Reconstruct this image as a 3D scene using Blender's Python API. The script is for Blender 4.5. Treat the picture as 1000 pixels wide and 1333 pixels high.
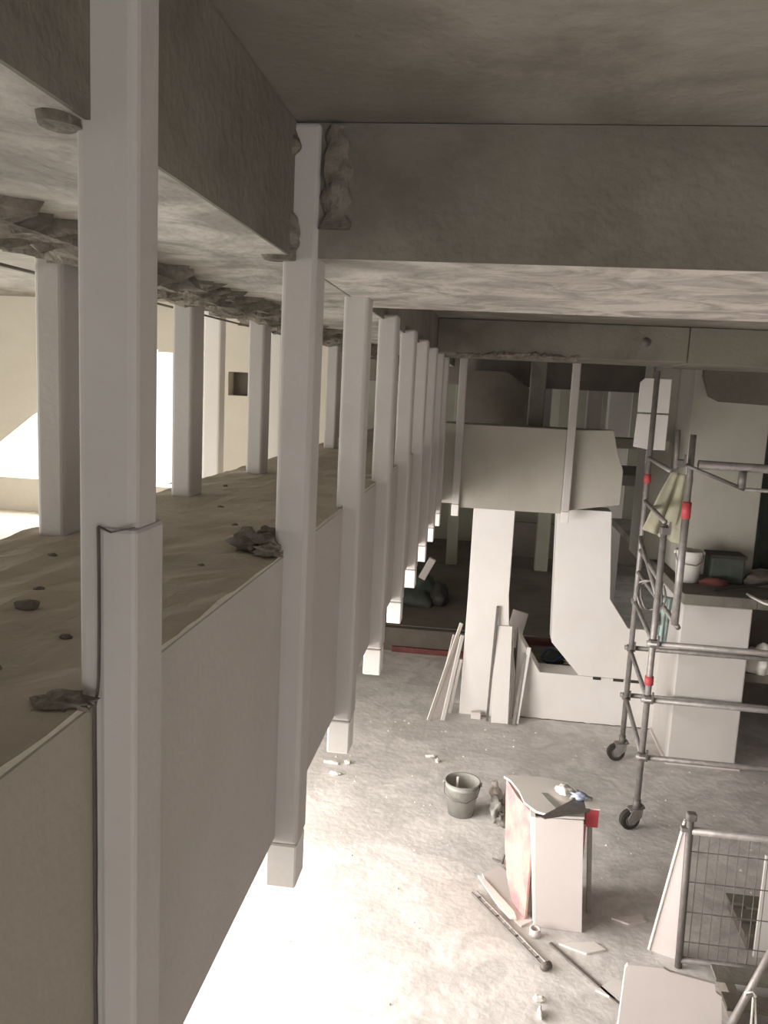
import bpy, bmesh, math, random
from mathutils import Vector, Matrix, noise

S = bpy.context.scene
for o in list(bpy.data.objects): bpy.data.objects.remove(o)
C = S.collection
rnd = random.Random(7)

# ---------------------------------------------------------------- camera
H = 3.3
yaw, pitch, roll = -0.12303153, 0.1507143, -0.04835189
fwd = Vector((math.sin(yaw)*math.cos(pitch), math.cos(yaw)*math.cos(pitch), -math.sin(pitch)))
right = Vector((math.cos(yaw), -math.sin(yaw), 0))
down = fwd.cross(right)
r2 = math.cos(roll)*right + math.sin(roll)*down
d2 = -math.sin(roll)*right + math.cos(roll)*down
cd = bpy.data.cameras.new('camera'); cam = bpy.data.objects.new('camera', cd); C.objects.link(cam)
M = Matrix((( r2.x, -d2.x, -fwd.x, 0), (r2.y, -d2.y, -fwd.y, 0), (r2.z, -d2.z, -fwd.z, H), (0, 0, 0, 1)))
cam.matrix_world = M
cd.sensor_fit = 'VERTICAL'; cd.sensor_height = 36; cd.lens = 1068.43/1333*36
cd.clip_start = 0.05; cd.clip_end = 200
S.camera = cam

# ---------------------------------------------------------------- sky, daylight, exposure
w = bpy.data.worlds.new('sky'); S.world = w; w.use_nodes = True
bg = w.node_tree.nodes['Background']
bg.inputs[0].default_value = (1.0, 0.985, 0.96, 1); bg.inputs[1].default_value = 3.0

def area(name, loc, direction, sx, sy, power, col=(1, 0.95, 0.9), spread=180):
    l = bpy.data.lights.new(name, 'AREA'); l.shape = 'RECTANGLE'; l.size = sx; l.size_y = sy
    l.energy = power; l.color = col; l.spread = math.radians(spread)
    o = bpy.data.objects.new(name, l); C.objects.link(o); o.location = loc
    o.rotation_euler = Vector(direction).to_track_quat('-Z', 'Y').to_euler()
    return o
# daylight of the wide lower opening in the left wall
area('daylight_lower_opening', (-3.22, 3.2, 1.12), (1, 0.0, 0), 4.8, 1.75, 565, (1.0, 0.965, 0.955))
# daylight of the upper opening in the end wall of the left annex
area('daylight_upper_opening', (-3.3, 6.25, 2.95), (0.1, -1, -0.05), 1.5, 0.7, 105, (1.0, 0.98, 0.94))
area('daylight_annex_window', (-3.15, 1.9, 2.75), (1, 0.2, 0.0), 3.0, 0.7, 85, (1.0, 0.98, 0.94))
# added fill for the upper room, from an invented opening behind the camera
area('fill_light_back', (1.4, -2.9, 2.2), (-0.1, 1, 0.0), 3.2, 2.2, 24, (1.0, 0.96, 0.91))
area('daylight_far_window', (4.4, 11.5, 2.2), (-1, 0.0, -0.1), 2.2, 1.6, 14, (1.0, 0.95, 0.82))

S.view_settings.view_transform = 'Standard'; S.view_settings.look = 'None'
S.view_settings.gamma = 1; S.view_settings.use_curve_mapping = False
S.view_settings.exposure = -0.30

# ---------------------------------------------------------------- materials
def mat(name, c1, c2=None, scale=3.0, rough=0.9, bump=0.15, bscale=40, detail=8, lo=0.35, hi=0.65, metal=0, c3=None, s3=0.7, f3=0.6, dist=0.3):
    m = bpy.data.materials.new(name); m.use_nodes = True
    nt = m.node_tree; n = nt.nodes; L = nt.links; b = n['Principled BSDF']
    b.inputs['Roughness'].default_value = rough; b.inputs['Metallic'].default_value = metal
    if 'Specular IOR Level' in b.inputs and not metal: b.inputs['Specular IOR Level'].default_value = 0.25
    tc = n.new('ShaderNodeTexCoord')
    nz = n.new('ShaderNodeTexNoise'); nz.inputs['Scale'].default_value = scale
    nz.inputs['Detail'].default_value = detail; nz.inputs['Roughness'].default_value = 0.65
    nz.inputs['Distortion'].default_value = dist
    L.new(tc.outputs['Object'], nz.inputs['Vector'])
    r = n.new('ShaderNodeValToRGB'); r.color_ramp.elements[0].position = lo; r.color_ramp.elements[1].position = hi
    c2 = c2 or tuple(x*0.85 for x in c1)
    r.color_ramp.elements[0].color = (*c2, 1); r.color_ramp.elements[1].color = (*c1, 1)
    L.new(nz.outputs['Fac'], r.inputs['Fac']); out = r.outputs['Color']
    if c3:
        n3 = n.new('ShaderNodeTexNoise'); n3.inputs['Scale'].default_value = s3; n3.inputs['Detail'].default_value = 4
        n3.inputs['Distortion'].default_value = 0.8
        L.new(tc.outputs['Object'], n3.inputs['Vector'])
        r3 = n.new('ShaderNodeValToRGB'); r3.color_ramp.elements[0].position = 0.48; r3.color_ramp.elements[1].position = 0.62
        r3.color_ramp.elements[0].color = (0, 0, 0, 1); r3.color_ramp.elements[1].color = (f3, f3, f3, 1)
        L.new(n3.outputs['Fac'], r3.inputs['Fac'])
        mx = n.new('ShaderNodeMix'); mx.data_type = 'RGBA'
        L.new(r3.outputs['Color'], mx.inputs[0]); L.new(out, mx.inputs[6]); mx.inputs[7].default_value = (*c3, 1)
        out = mx.outputs[2]
    L.new(out, b.inputs['Base Color'])
    if bump:
        nb = n.new('ShaderNodeTexNoise'); nb.inputs['Scale'].default_value = bscale; nb.inputs['Detail'].default_value = 6
        L.new(tc.outputs['Object'], nb.inputs['Vector'])
        bp = n.new('ShaderNodeBump'); bp.inputs['Strength'].default_value = bump; bp.inputs['Distance'].default_value = 0.01
        L.new(nb.outputs['Fac'], bp.inputs['Height']); L.new(bp.outputs['Normal'], b.inputs['Normal'])
    return m

m_plaster = mat('painted_plaster', (0.47, 0.435, 0.41), (0.43, 0.40, 0.375), 2.5, c3=(0.41, 0.38, 0.33), s3=1.2, f3=0.4)
m_dim     = mat('unpainted_plaster', (0.40, 0.375, 0.325), (0.35, 0.33, 0.28), 1.6, c3=(0.34, 0.32, 0.265), s3=0.8, f3=0.6)
m_beige   = mat('beige_plaster', (0.36, 0.325, 0.27), (0.33, 0.30, 0.25), 2.5)
m_fin     = mat('fin_plaster', (0.50, 0.47, 0.445), (0.46, 0.43, 0.405), 3.0, c3=(0.44, 0.41, 0.365), s3=1.6, f3=0.3)
m_white   = mat('white_plaster', (0.74, 0.71, 0.68), (0.69, 0.655, 0.62), 1.6, bump=0.08, c3=(0.72, 0.68, 0.60), s3=0.9, f3=0.4)
m_cream   = mat('cream_plaster', (0.72, 0.67, 0.58), (0.66, 0.61, 0.52), 1.6)
m_ledge   = mat('dusty_ledge', (0.50, 0.46, 0.385), (0.39, 0.355, 0.29), 4, c3=(0.56, 0.515, 0.44), s3=2.4, f3=0.5, bump=0.4, bscale=60)
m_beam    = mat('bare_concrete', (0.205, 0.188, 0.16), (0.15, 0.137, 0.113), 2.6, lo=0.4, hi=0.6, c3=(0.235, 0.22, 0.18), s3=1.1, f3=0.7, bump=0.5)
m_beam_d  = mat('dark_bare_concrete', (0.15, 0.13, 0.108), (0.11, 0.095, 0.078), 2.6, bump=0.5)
m_ceil    = mat('slab_concrete', (0.32, 0.297, 0.265), (0.19, 0.175, 0.15), 1.3, lo=0.38, hi=0.6, c3=(0.16, 0.148, 0.12), s3=0.8, f3=0.75, bump=0.5, dist=1.2)
m_soffit  = mat('whitewashed_soffit', (0.60, 0.565, 0.52), (0.33, 0.305, 0.275), 4, lo=0.38, hi=0.56, c3=(0.30, 0.28, 0.25), s3=1.8, f3=0.85, bump=0.5, dist=1.5)
m_rough   = mat('broken_concrete', (0.24, 0.212, 0.178), (0.12, 0.105, 0.086), 14, bump=1.0, bscale=50)
m_floor   = mat('dusty_floor', (0.70, 0.67, 0.645), (0.54, 0.515, 0.495), 2.6, lo=0.40, hi=0.58, c3=(0.48, 0.46, 0.435), s3=0.9, f3=0.7, bump=0.6, bscale=18, detail=12, dist=1.6)
m_olive   = mat('olive_wall', (0.33, 0.315, 0.25), (0.27, 0.26, 0.205), 1.5)
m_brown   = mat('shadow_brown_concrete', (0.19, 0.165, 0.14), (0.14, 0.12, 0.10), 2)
m_steel   = mat('galvanised_steel', (0.33, 0.305, 0.285), (0.22, 0.20, 0.185), 14, rough=0.5, bump=0.2, metal=0.35)
m_dsteel  = mat('dull_dark_steel', (0.20, 0.18, 0.165), (0.13, 0.115, 0.105), 14, rough=0.6, bump=0.2, metal=0.3)
m_crack   = mat('crack_shade', (0.15, 0.12, 0.11), (0.10, 0.08, 0.075), 20, bump=0)  # shade inside the open cracks, put into the colour
m_dark    = mat('black_rubber', (0.05, 0.045, 0.04), rough=0.7)
m_red     = mat('red_plastic', (0.48, 0.075, 0.085), rough=0.5, bump=0)
m_pink    = mat('pink_board', (0.47, 0.20, 0.205), (0.50, 0.35, 0.28), 3, lo=0.42, hi=0.58)
m_cement  = mat('cement_render', (0.58, 0.545, 0.51), (0.54, 0.505, 0.47), 1.8, bump=0.08)
m_board   = mat('plasterboard', (0.66, 0.60, 0.575), (0.62, 0.56, 0.535), 2, bump=0.05)
m_boardw  = mat('plasterboard_edge', (0.82, 0.78, 0.72), rough=0.9, bump=0.1)
m_grey    = mat('dusty_grey_plastic', (0.36, 0.35, 0.315), (0.28, 0.27, 0.245), 8, rough=0.7)
m_green   = mat('dark_green_plastic', (0.075, 0.088, 0.07), (0.05, 0.058, 0.047), 6, rough=0.7)
m_yellow  = mat('pale_yellow_cloth', (0.36, 0.345, 0.25), (0.29, 0.275, 0.20), 6)
m_teal    = mat('pale_teal_net', (0.40, 0.47, 0.43), (0.30, 0.37, 0.34), 12)
m_blue    = mat('blue_plastic', (0.08, 0.09, 0.22), rough=0.5)
m_redbrn  = mat('red_brown_timber', (0.20, 0.075, 0.065), (0.13, 0.05, 0.045), 8)
m_frame   = mat('window_frame_metal', (0.4, 0.4, 0.38), rough=0.6, bump=0)

# ---------------------------------------------------------------- helpers
def link(name, bm, m, parent=None, smooth=False):
    me = bpy.data.meshes.new(name); bm.normal_update(); bm.to_mesh(me); bm.free()
    me.materials.append(m)
    if smooth:
        for p in me.polygons: p.use_smooth = True
    o = bpy.data.objects.new(name, me); C.objects.link(o)
    if parent: o.parent = parent; o.matrix_parent_inverse = Matrix.Identity(4)
    return o
def tag(o, label=None, cat=None, group=None, kind=None):
    if label: o['label'] = label
    if cat: o['category'] = cat
    if group: o['group'] = group
    if kind: o['kind'] = kind
    return o
def empty(name, loc, label=None, cat=None, group=None, kind=None, rz=0):
    o = bpy.data.objects.new(name, None); C.objects.link(o); o.location = loc; o.rotation_euler = (0, 0, rz)
    o.empty_display_size = 0.1
    return tag(o, label, cat, group, kind)
def box(bm, x0, x1, y0, y1, z0, z1):
    vs = [bm.verts.new((x, y, z)) for x in (x0, x1) for y in (y0, y1) for z in (z0, z1)]
    for f in ((0,1,3,2),(4,6,7,5),(0,4,5,1),(2,3,7,6),(0,2,6,4),(1,5,7,3)):
        bm.faces.new([vs[i] for i in f])
    return vs
def bx(name, x0, x1, y0, y1, z0, z1, m, parent=None, bev=0.0, seg=2, off=None, wob=0, sub=0):
    ox, oy, oz = off or (0, 0, 0)
    bm = bmesh.new(); box(bm, x0-ox, x1-ox, y0-oy, y1-oy, z0-oz, z1-oz)
    if bev: bmesh.ops.bevel(bm, geom=list(bm.edges), offset=bev, segments=seg, profile=0.5, affect='EDGES')
    if sub: bmesh.ops.subdivide_edges(bm, edges=[e for e in bm.edges if e.calc_length() > 0.15], cuts=sub, use_grid_fill=True)
    if wob:
        for v in bm.verts:
            n = noise.noise_vector(v.co*6+Vector((ox, oy, oz))*6)
            v.co += n*wob
    return link(name, bm, m, parent, smooth=False)
def prism(name, pts, a0, a1, axis, m, parent=None, bev=0):
    """pts: 2D outline; axis 'Y' -> (x,z) outline extruded in y; 'X' -> (y,z); 'Z' -> (x,y)"""
    bm = bmesh.new()
    def P(p, a):
        if axis == 'Y': return (p[0], a, p[1])
        if axis == 'X': return (a, p[0], p[1])
        return (p[0], p[1], a)
    A = [bm.verts.new(P(p, a0)) for p in pts]; B = [bm.verts.new(P(p, a1)) for p in pts]
    n = len(pts); bm.faces.new(A); bm.faces.new(B[::-1])
    for i in range(n): bm.faces.new((A[i], B[i], B[(i+1) % n], A[(i+1) % n]))
    bmesh.ops.recalc_face_normals(bm, faces=bm.faces)
    if bev: bmesh.ops.bevel(bm, geom=list(bm.edges), offset=bev, segments=1, affect='EDGES')
    return link(name, bm, m, parent)
def tube_bm(bm, p0, p1, r, n=12, caps=True, r1=None):
    p0 = Vector(p0); p1 = Vector(p1); d = (p1-p0).normalized(); r1 = r if r1 is None else r1
    a = d.orthogonal().normalized(); b = d.cross(a)
    A = [bm.verts.new(p0+(a*math.cos(t)+b*math.sin(t))*r) for t in [2*math.pi*i/n for i in range(n)]]
    B = [bm.verts.new(p1+(a*math.cos(t)+b*math.sin(t))*r1) for t in [2*math.pi*i/n for i in range(n)]]
    for i in range(n): bm.faces.new((A[i], A[(i+1) % n], B[(i+1) % n], B[i]))
    if caps: bm.faces.new(A[::-1]); bm.faces.new(B)
def tube(name, p0, p1, r, m, parent=None, n=12, r1=None, off=None):
    bm = bmesh.new()
    o = Vector(off) if off else Vector((0, 0, 0))
    tube_bm(bm, Vector(p0)-o, Vector(p1)-o, r, n, r1=r1); return link(name, bm, m, parent, smooth=(n > 8))
def path(name, pts, r, m, parent=None, n=8):
    bm = bmesh.new(); prev = None; pts = [Vector(p) for p in pts]
    for i, p in enumerate(pts):
        d = (pts[min(i+1, len(pts)-1)]-pts[max(i-1, 0)]).normalized()
        a = d.cross(Vector((0.13, 0.2, 0.97))).normalized(); b = d.cross(a)
        ring = [bm.verts.new(p+(a*math.cos(2*math.pi*k/n)+b*math.sin(2*math.pi*k/n))*r) for k in range(n)]
        if prev:
            for k in range(n): bm.faces.new((prev[k], prev[(k+1) % n], ring[(k+1) % n], ring[k]))
        else: bm.faces.new(ring[::-1])
        prev = ring
    bm.faces.new(prev); bmesh.ops.recalc_face_normals(bm, faces=bm.faces)
    return link(name, bm, m, parent, smooth=True)
def lathe(name, prof, m, parent=None, n=28, wob=0):
    bm = bmesh.new(); rings = []
    for r, z in prof:
        rings.append([bm.verts.new((r*math.cos(2*math.pi*i/n), r*math.sin(2*math.pi*i/n), z)) for i in range(n)])
    for a, b in zip(rings, rings[1:]):
        for i in range(n): bm.faces.new((a[i], a[(i+1) % n], b[(i+1) % n], b[i]))
    bm.faces.new(rings[0][::-1]); bm.faces.new(rings[-1])
    bmesh.ops.recalc_face_normals(bm, faces=bm.faces)
    return link(name, bm, m, parent, smooth=True)
def lump(name, c, size, m, parent=None, seed=0, amp=0.35, sub=3, flat=None):
    bm = bmesh.new(); bmesh.ops.create_icosphere(bm, subdivisions=sub, radius=1)
    for v in bm.verts:
        k = 1+amp*noise.noise(v.co*1.7+Vector((seed*3.1, seed, 0)))+amp*0.5*noise.noise(v.co*4.3+Vector((seed, 5, 0)))
        v.co = Vector((v.co.x*size[0]*k, v.co.y*size[1]*k, v.co.z*size[2]*k))
    lo = min(v.co.z for v in bm.verts)
    for v in bm.verts:
        if flat: v.co.z = max(v.co.z, lo*flat)
    lo = min(v.co.z for v in bm.verts)
    for v in bm.verts: v.co += Vector(c)-Vector((0, 0, lo))
    return link(name, bm, m, parent, smooth=(sub > 2))
def rough_strip(name, path_pts, wid, thick, m, parent=None, seed=1, n=70, k=9, amp=0.5, kind=None):
    """broken concrete edge: lumpy closed section swept along a straight run"""
    bm = bmesh.new(); a, b = Vector(path_pts[0]), Vector(path_pts[1]); prev = None; d = (b-a).normalized()
    up = Vector((0, 0, 1)); side = d.cross(up).normalized()
    if side.length < 0.1: side = Vector((1, 0, 0))
    if abs(d.z) > 0.9: up = Vector((0, 1, 0)); side = Vector((1, 0, 0))
    for i in range(n+1):
        c = a.lerp(b, i/n); ring = []
        for j in range(k*2):
            t = 2*math.pi*j/(k*2)
            q = side*math.cos(t)*wid/2+up*math.sin(t)*thick/2
            f = 1+amp*noise.noise((c+q)*9+Vector((seed, 0, 0)))+amp*0.8*noise.noise((c+q)*31+Vector((seed, 3, 0)))
            ring.append(bm.verts.new(c+q*f))
        if prev:
            for j in range(k*2): bm.faces.new((prev[j], prev[(j+1) % (k*2)], ring[(j+1) % (k*2)], ring[j]))
        else: bm.faces.new(ring)
        prev = ring
    bm.faces.new(prev); bmesh.ops.recalc_face_normals(bm, faces=bm.faces)
    return link(name, bm, m, parent)
def crack(name, pts, wdt, normal_axis, m, parent=None, depth=0.004, jit=0.35):
    """thin jagged open joint standing 2 mm proud; pts lie on the surface"""
    bm = bmesh.new(); P = []
    for p, q in zip(pts, pts[1:]):
        p, q = Vector(p), Vector(q); n = max(2, int((q-p).length/0.05))
        for i in range(n): P.append(p.lerp(q, i/n))
    P.append(Vector(pts[-1])); prev = None
    N = {'Y': Vector((0, -1, 0)), 'X': Vector((1, 0, 0))}[normal_axis]
    for i, p in enumerate(P):
        d = (P[min(i+1, len(P)-1)]-P[max(i-1, 0)]).normalized(); s = d.cross(N)
        j = noise.noise(p*13+Vector((wdt*100, 0, 0)))*wdt*jit*3
        w_ = wdt*(0.6+0.6*abs(noise.noise(p*9)))
        vs = [bm.verts.new(p+s*(j-w_/2)-N*depth), bm.verts.new(p+s*(j-w_/2)+N*0.0015), bm.verts.new(p+s*(j+w_/2)+N*0.0015), bm.verts.new(p+s*(j+w_/2)-N*depth)]
        if prev:
            for k in range(4): bm.faces.new((prev[k], prev[(k+1) % 4], vs[(k+1) % 4], vs[k]))
        else: bm.faces.new(vs)
        prev = vs
    bm.faces.new(prev); bmesh.ops.recalc_face_normals(bm, faces=bm.faces)
    return link(name, bm, m, parent)
def struct(o): o['kind'] = 'structure'; return o

XW = -0.45      # inner face of parapet and edge beam
ZB, ZL, ZS, ZC = 2.21, 2.92, 3.57, 3.85     # parapet bottom, ledge, beam soffit, ceiling

# ---------------------------------------------------------------- setting
struct(bx('floor', -6, 4.8, -3.2, 16.8, -0.2, 0, m_floor))
struct(bx('ceiling', -6, 4.8, -3.2, 16.8, ZC, ZC+0.25, m_ceil))
struct(bx('wall_far', -6, 4.8, 16.5, 16.8, 0, ZC, m_olive))
# right wall with a window deep in the room
wr = empty('wall_right', (4.5, 0, 0), kind='structure')
for a in ((4.5, 4.8, -3.2, 10.2, 0, ZC), (4.5, 4.8, 12.8, 16.5, 0, ZC), (4.5, 4.8, 10.2, 12.8, 0, 1.3), (4.5, 4.8, 10.2, 12.8, 3.1, ZC)):
    bx('wall_piece', *a, m_plaster, wr, off=(4.5, 0, 0))
# wall behind the photographer with an opening added for the fill light
wb = empty('wall_back', (0, -3, 0), kind='structure')
for a in ((-6, -0.3, -3.2, -3, 0, ZC), (3.1, 4.5, -3.2, -3, 0, ZC), (-0.3, 3.1, -3.2, -3, 0, 1.0), (-0.3, 3.1, -3.2, -3, 3.4, ZC)):
    bx('wall_piece', *a, m_plaster, wb, off=(0, -3, 0))
# left wall: low wide opening below, strip window above
wl = empty('wall_left', (-3.3, 0, 0), kind='structure')
for a in ((-3.6, -3.3, -3.0, -0.45, 0, 2.1), (-3.6, -3.3, 5.7, 16.5, 0, 2.1), (-3.6, -3.3, -0.45, 5.7, 0, 0.2), (-3.6, -3.3, -0.45, 5.7, 2.05, 2.1),
          (-3.6, -3.3, -3.0, 0.3, 2.1, ZC), (-3.6, -3.3, 0.3, 3.5, 3.15, ZC)):
    bx('wall_piece', *a, m_cream, wl, off=(-3.3, 0, 0))
# mezzanine slab of the annex, with the white end wall and its sloped opening
struct(bx('floor_annex', -6, -1.12, -3.0, 6.3, 2.1, 2.2, m_cream))
we = empty('wall_annex', (-2.4, 6.0, 2.2), kind='structure')
hd = [(-6, ZC), (-6, 1.9+0.3), (-2.41, 2.2), (-2.41, 3.54), (-2.51, 3.53), (-3.51, 2.96), (-3.9, 2.70), (-6, 2.0+0.3)]
O = (-2.4, 6.0, 2.2)
def annex(pts, m=m_cream, y0=6.0, y1=6.2):
    return prism('wall_piece', [(x-O[0], z-O[2]) for x, z in pts], y0-O[1], y1-O[1], 'Y', m, we)
def rect(x0, x1, z0, z1): annex([(x0, z0), (x1, z0), (x1, z1), (x0, z1)])
rect(-6, -2.36, 2.2, 2.46)
annex([(-6, 2.73), (-3.8, 2.73), (-3.51, 2.96), (-2.51, 3.50), (-2.51, ZC), (-6, ZC)])
rect(-2.51, -2.10, 3.48, ZC)
annex([(-2.36, 2.2), (-2.10, 2.2), (-2.10, 3.19), (-2.36, 3.05)])
rect(-2.10, -1.12, 2.2, 3.185)
rect(-2.10, -1.96, 3.185, 3.36)
rect(-1.79, -1.12, 3.185, 3.36)
rect(-2.10, -1.12, 3.36, ZC)
prism('niche_back', [(x-O[0], z-O[2]) for x, z in [(-1.99, 3.15), (-1.76, 3.15), (-1.76, 3.40), (-1.99, 3.40)]], 0.13, 0.17, 'Y', m_brown, we)
# sloping soffit in the annex, cream with a bare dark front beam
def quad_slab(name, pts, t, m, parent=None):
    bm = bmesh.new(); A = [bm.verts.new(p) for p in pts]; B = [bm.verts.new((p[0], p[1], p[2]+t)) for p in pts]
    n = len(pts); bm.faces.new(A); bm.faces.new(B[::-1])
    for i in range(n): bm.faces.new((A[i], B[i], B[(i+1) % n], A[(i+1) % n]))
    bmesh.ops.recalc_face_normals(bm, faces=bm.faces); return link(name, bm, m, parent)

# background kerb / stage at the far end of the hall
st = empty('stage', (0, 10, 0), 'low dark concrete stage at the far end behind the white piers', 'stage')
bx('riser', -3.2, 1.6, 10.0, 10.12, 0.0, 0.30, m_beam_d, st, off=(0, 10, 0))
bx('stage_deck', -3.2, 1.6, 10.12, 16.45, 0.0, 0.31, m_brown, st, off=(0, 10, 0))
bx('timber_strip', -1.05, 0.1, 9.95, 10.0, 0.0, 0.07, m_redbrn, st, off=(0, 10, 0))

# ---------------------------------------------------------------- ceiling beams
eb = empty('edge_beam', (XW, 0, ZS), 'long dark concrete edge beam running above the row of fins, left', 'beam')
oe = (XW, 0, ZS)
bx('beam_side', XW-0.006, XW, -2.9, 9.6, ZS, ZC-0.002, m_beam, eb, off=oe)
bx('beam_soffit', -1.0, XW-0.006, -2.9, 9.6, ZS, ZC-0.002, m_soffit, eb, off=oe)
o = rough_strip('broken_edge', [(-0.94-XW, -2.0, 0.004), (-0.94-XW, 9.5, 0.004)], 0.24, 0.075, m_rough, eb, seed=4, n=700, k=9, amp=0.8)
o['label'] = 'rough broken concrete outer edge'
tube('reinforcing_bar', (-1.08-XW, 1.0, -0.05), (-1.02-XW, 5.4, -0.035), 0.004, m_dsteel, eb, n=6)
for p, s, sd in (((-0.50, 0.86, -0.13+0.0), (0.018, 0.03, 0.10), 2), ((-0.495, 1.76, 0.06), (0.02, 0.03, 0.10), 5)):
    pass
cb = empty('cross_beam', (0, 1.81, ZS), 'nearest wide concrete cross beam with whitewashed underside', 'beam', 'ceiling cross beams')
bx('beam_front', XW+0.001, 4.49, 1.81, 1.817, ZS, ZC-0.002, m_beam, cb, off=(0, 1.81, ZS))
bx('beam_soffit', XW+0.001, 4.49, 1.817, 2.88, ZS, ZC-0.002, m_soffit, cb, off=(0, 1.81, ZS))
cb2 = empty('cross_beam', (0, 6.45, ZS), 'dark bare cross beam with a small round hole, over the balcony', 'beam', 'ceiling cross beams')
bx('beam_front', XW+0.001, 1.42, 6.45, 7.4, 3.585, ZC-0.002, m_beam, cb2, off=(0, 6.45, ZS), bev=0.01)
bx('beam_front', 1.425, 4.49, 6.45, 7.4, 3.575, ZC-0.002, m_beam, cb2, off=(0, 6.45, ZS), bev=0.01)
tube('hole', (1.11, -0.006, 0.155), (1.11, 0.02, 0.155), 0.03, m_dark, cb2, n=14)
tube('hole', (1.11, -0.009, 0.155), (1.11, 0.0, 0.155), 0.036, m_dsteel, cb2, n=14)
rough_strip('broken_edge', [(-0.30, 0.03, 0.015), (0.62, 0.03, 0.02)], 0.09, 0.05, m_rough, cb2, seed=9, n=90, k=5, amp=0.8)
cb3 = empty('cross_beam', (0, 10, 3.37), 'dark deep cross beam far behind the balcony', 'beam')
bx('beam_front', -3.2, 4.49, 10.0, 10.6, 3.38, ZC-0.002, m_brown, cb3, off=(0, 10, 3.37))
# patches where the beams were chased out beside the fins
for y, tag_ in ((0.89, 'first'), (1.80, 'second')):
    ch = rough_strip('chased_patch', [(XW-0.028, y-0.012, ZS-0.04+0.03), (XW-0.028, y-0.012, ZC-0.02)], 0.045 if y < 1 else 0.075, 0.05, m_rough, None, seed=y*7, n=40, k=7, amp=0.7)
    tag(ch, 'rough chiselled concrete patch beside the top of the %s fin from the camera' % tag_, 'concrete patch', 'chiselled patches at fin tops')
ch = rough_strip('chased_patch', [(XW+0.085, 1.805, ZS+0.06), (XW+0.085, 1.805, ZC-0.01)], 0.055, 0.03, m_rough, None, seed=21, n=40, k=6, amp=0.9)
tag(ch, 'narrow chiselled patch on the nearest cross beam, right of the second fin', 'concrete patch', 'chiselled patches at fin tops')

# ---------------------------------------------------------------- parapet with ledge
pp = empty('parapet', (XW, 0, ZB), 'long plastered parapet with a dusty ledge carrying the two rows of fins', 'parapet')
op = (XW, 0, ZB)
FY = [0.89, 1.80, 2.56, 3.34, 4.14, 4.94, 5.74, 6.54, 7.34]
ys = [-0.9] + [y+0.02 for y in FY] + [8.0]
for i in range(len(ys)-1):
    gap = 0.004
    bx('panel', XW-0.05, XW, ys[i]+gap, ys[i+1]-gap, ZB, ZL-0.012, m_plaster if i else m_beige, pp, off=op, bev=0.004, seg=1)
bm = bmesh.new(); nx, ny = 14, 190
grid = [[bm.verts.new((-1.10+0.648*i/nx-XW, -0.9+8.9*j/ny, ZL-ZB-0.006+0.006*noise.noise(Vector((i*0.9, j*0.35, 3)))+(0.004*noise.noise(Vector((i*2.3, j*1.4, 8))))))
         for i in range(nx+1)] for j in range(ny+1)]
for j in range(ny):
    for i in range(nx): bm.faces.new((grid[j][i], grid[j][i+1], grid[j+1][i+1], grid[j+1][i]))
r = bmesh.ops.extrude_face_region(bm, geom=list(bm.faces))
for v in r['geom']:
    if isinstance(v, bmesh.types.BMVert): v.co.z = 0.0
bmesh.ops.recalc_face_normals(bm, faces=bm.faces)
link('ledge', bm, m_ledge, pp)
for k, (x, y, s) in enumerate([(-0.73, 1.22, 0.016), (-0.62, 0.95, 0.010), (-0.78, 1.34, 0.008), (-0.70, 1.55, 0.007), (-0.66, 2.1, 0.008), (-0.9, 1.6, 0.008), (-0.58, 1.62, 0.006), (-0.8, 2.4, 0.008), (-0.95, 2.9, 0.007), (-0.60, 1.1, 0.007)]):
    o = lump('mortar_crumb', (x, y, ZL-0.010), (s*1.4, s, s*0.6), m_rough, None, seed=k, sub=2)
    tag(o, 'mortar crumb on the dusty ledge, '+['the largest, left of the nearest fin', 'at the lower edge, nearest the camera', 'farther left beside the second outer fin', 'in the middle between the nearest and second fins', 'just past the mortar lump', 'near the foot of the second outer fin', 'close to the parapet edge before the mortar lump', 'behind the mortar lump', 'farthest, by the third outer fin', 'near the edge right of the nearest fin'][k], 'debris', 'mortar crumbs on the ledge')
rc = empty('rubble_lump', (-0.525, 1.80, ZL-0.008), 'broken mortar lump on the ledge against the second fin', 'debris')
lump('mortar_chunk', (0, 0, 0), (0.045, 0.05, 0.026), m_rough, rc, seed=3, amp=0.9, flat=0.7)
lump('mortar_chunk', (0.05, -0.035, 0), (0.03, 0.03, 0.012), m_rough, rc, seed=8, amp=0.9, flat=0.7)
lump('mortar_chunk', (0.028, 0.02, 0.02), (0.025, 0.02, 0.014), m_rough, rc, seed=12, amp=0.9)
o = lump('mortar_smear', (-0.475, 0.865, ZL-0.012), (0.035, 0.02, 0.008), m_rough, None, seed=5, amp=0.8)
tag(o, 'thin dark mortar crumbs at the foot of the nearest fin', 'debris')

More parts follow.
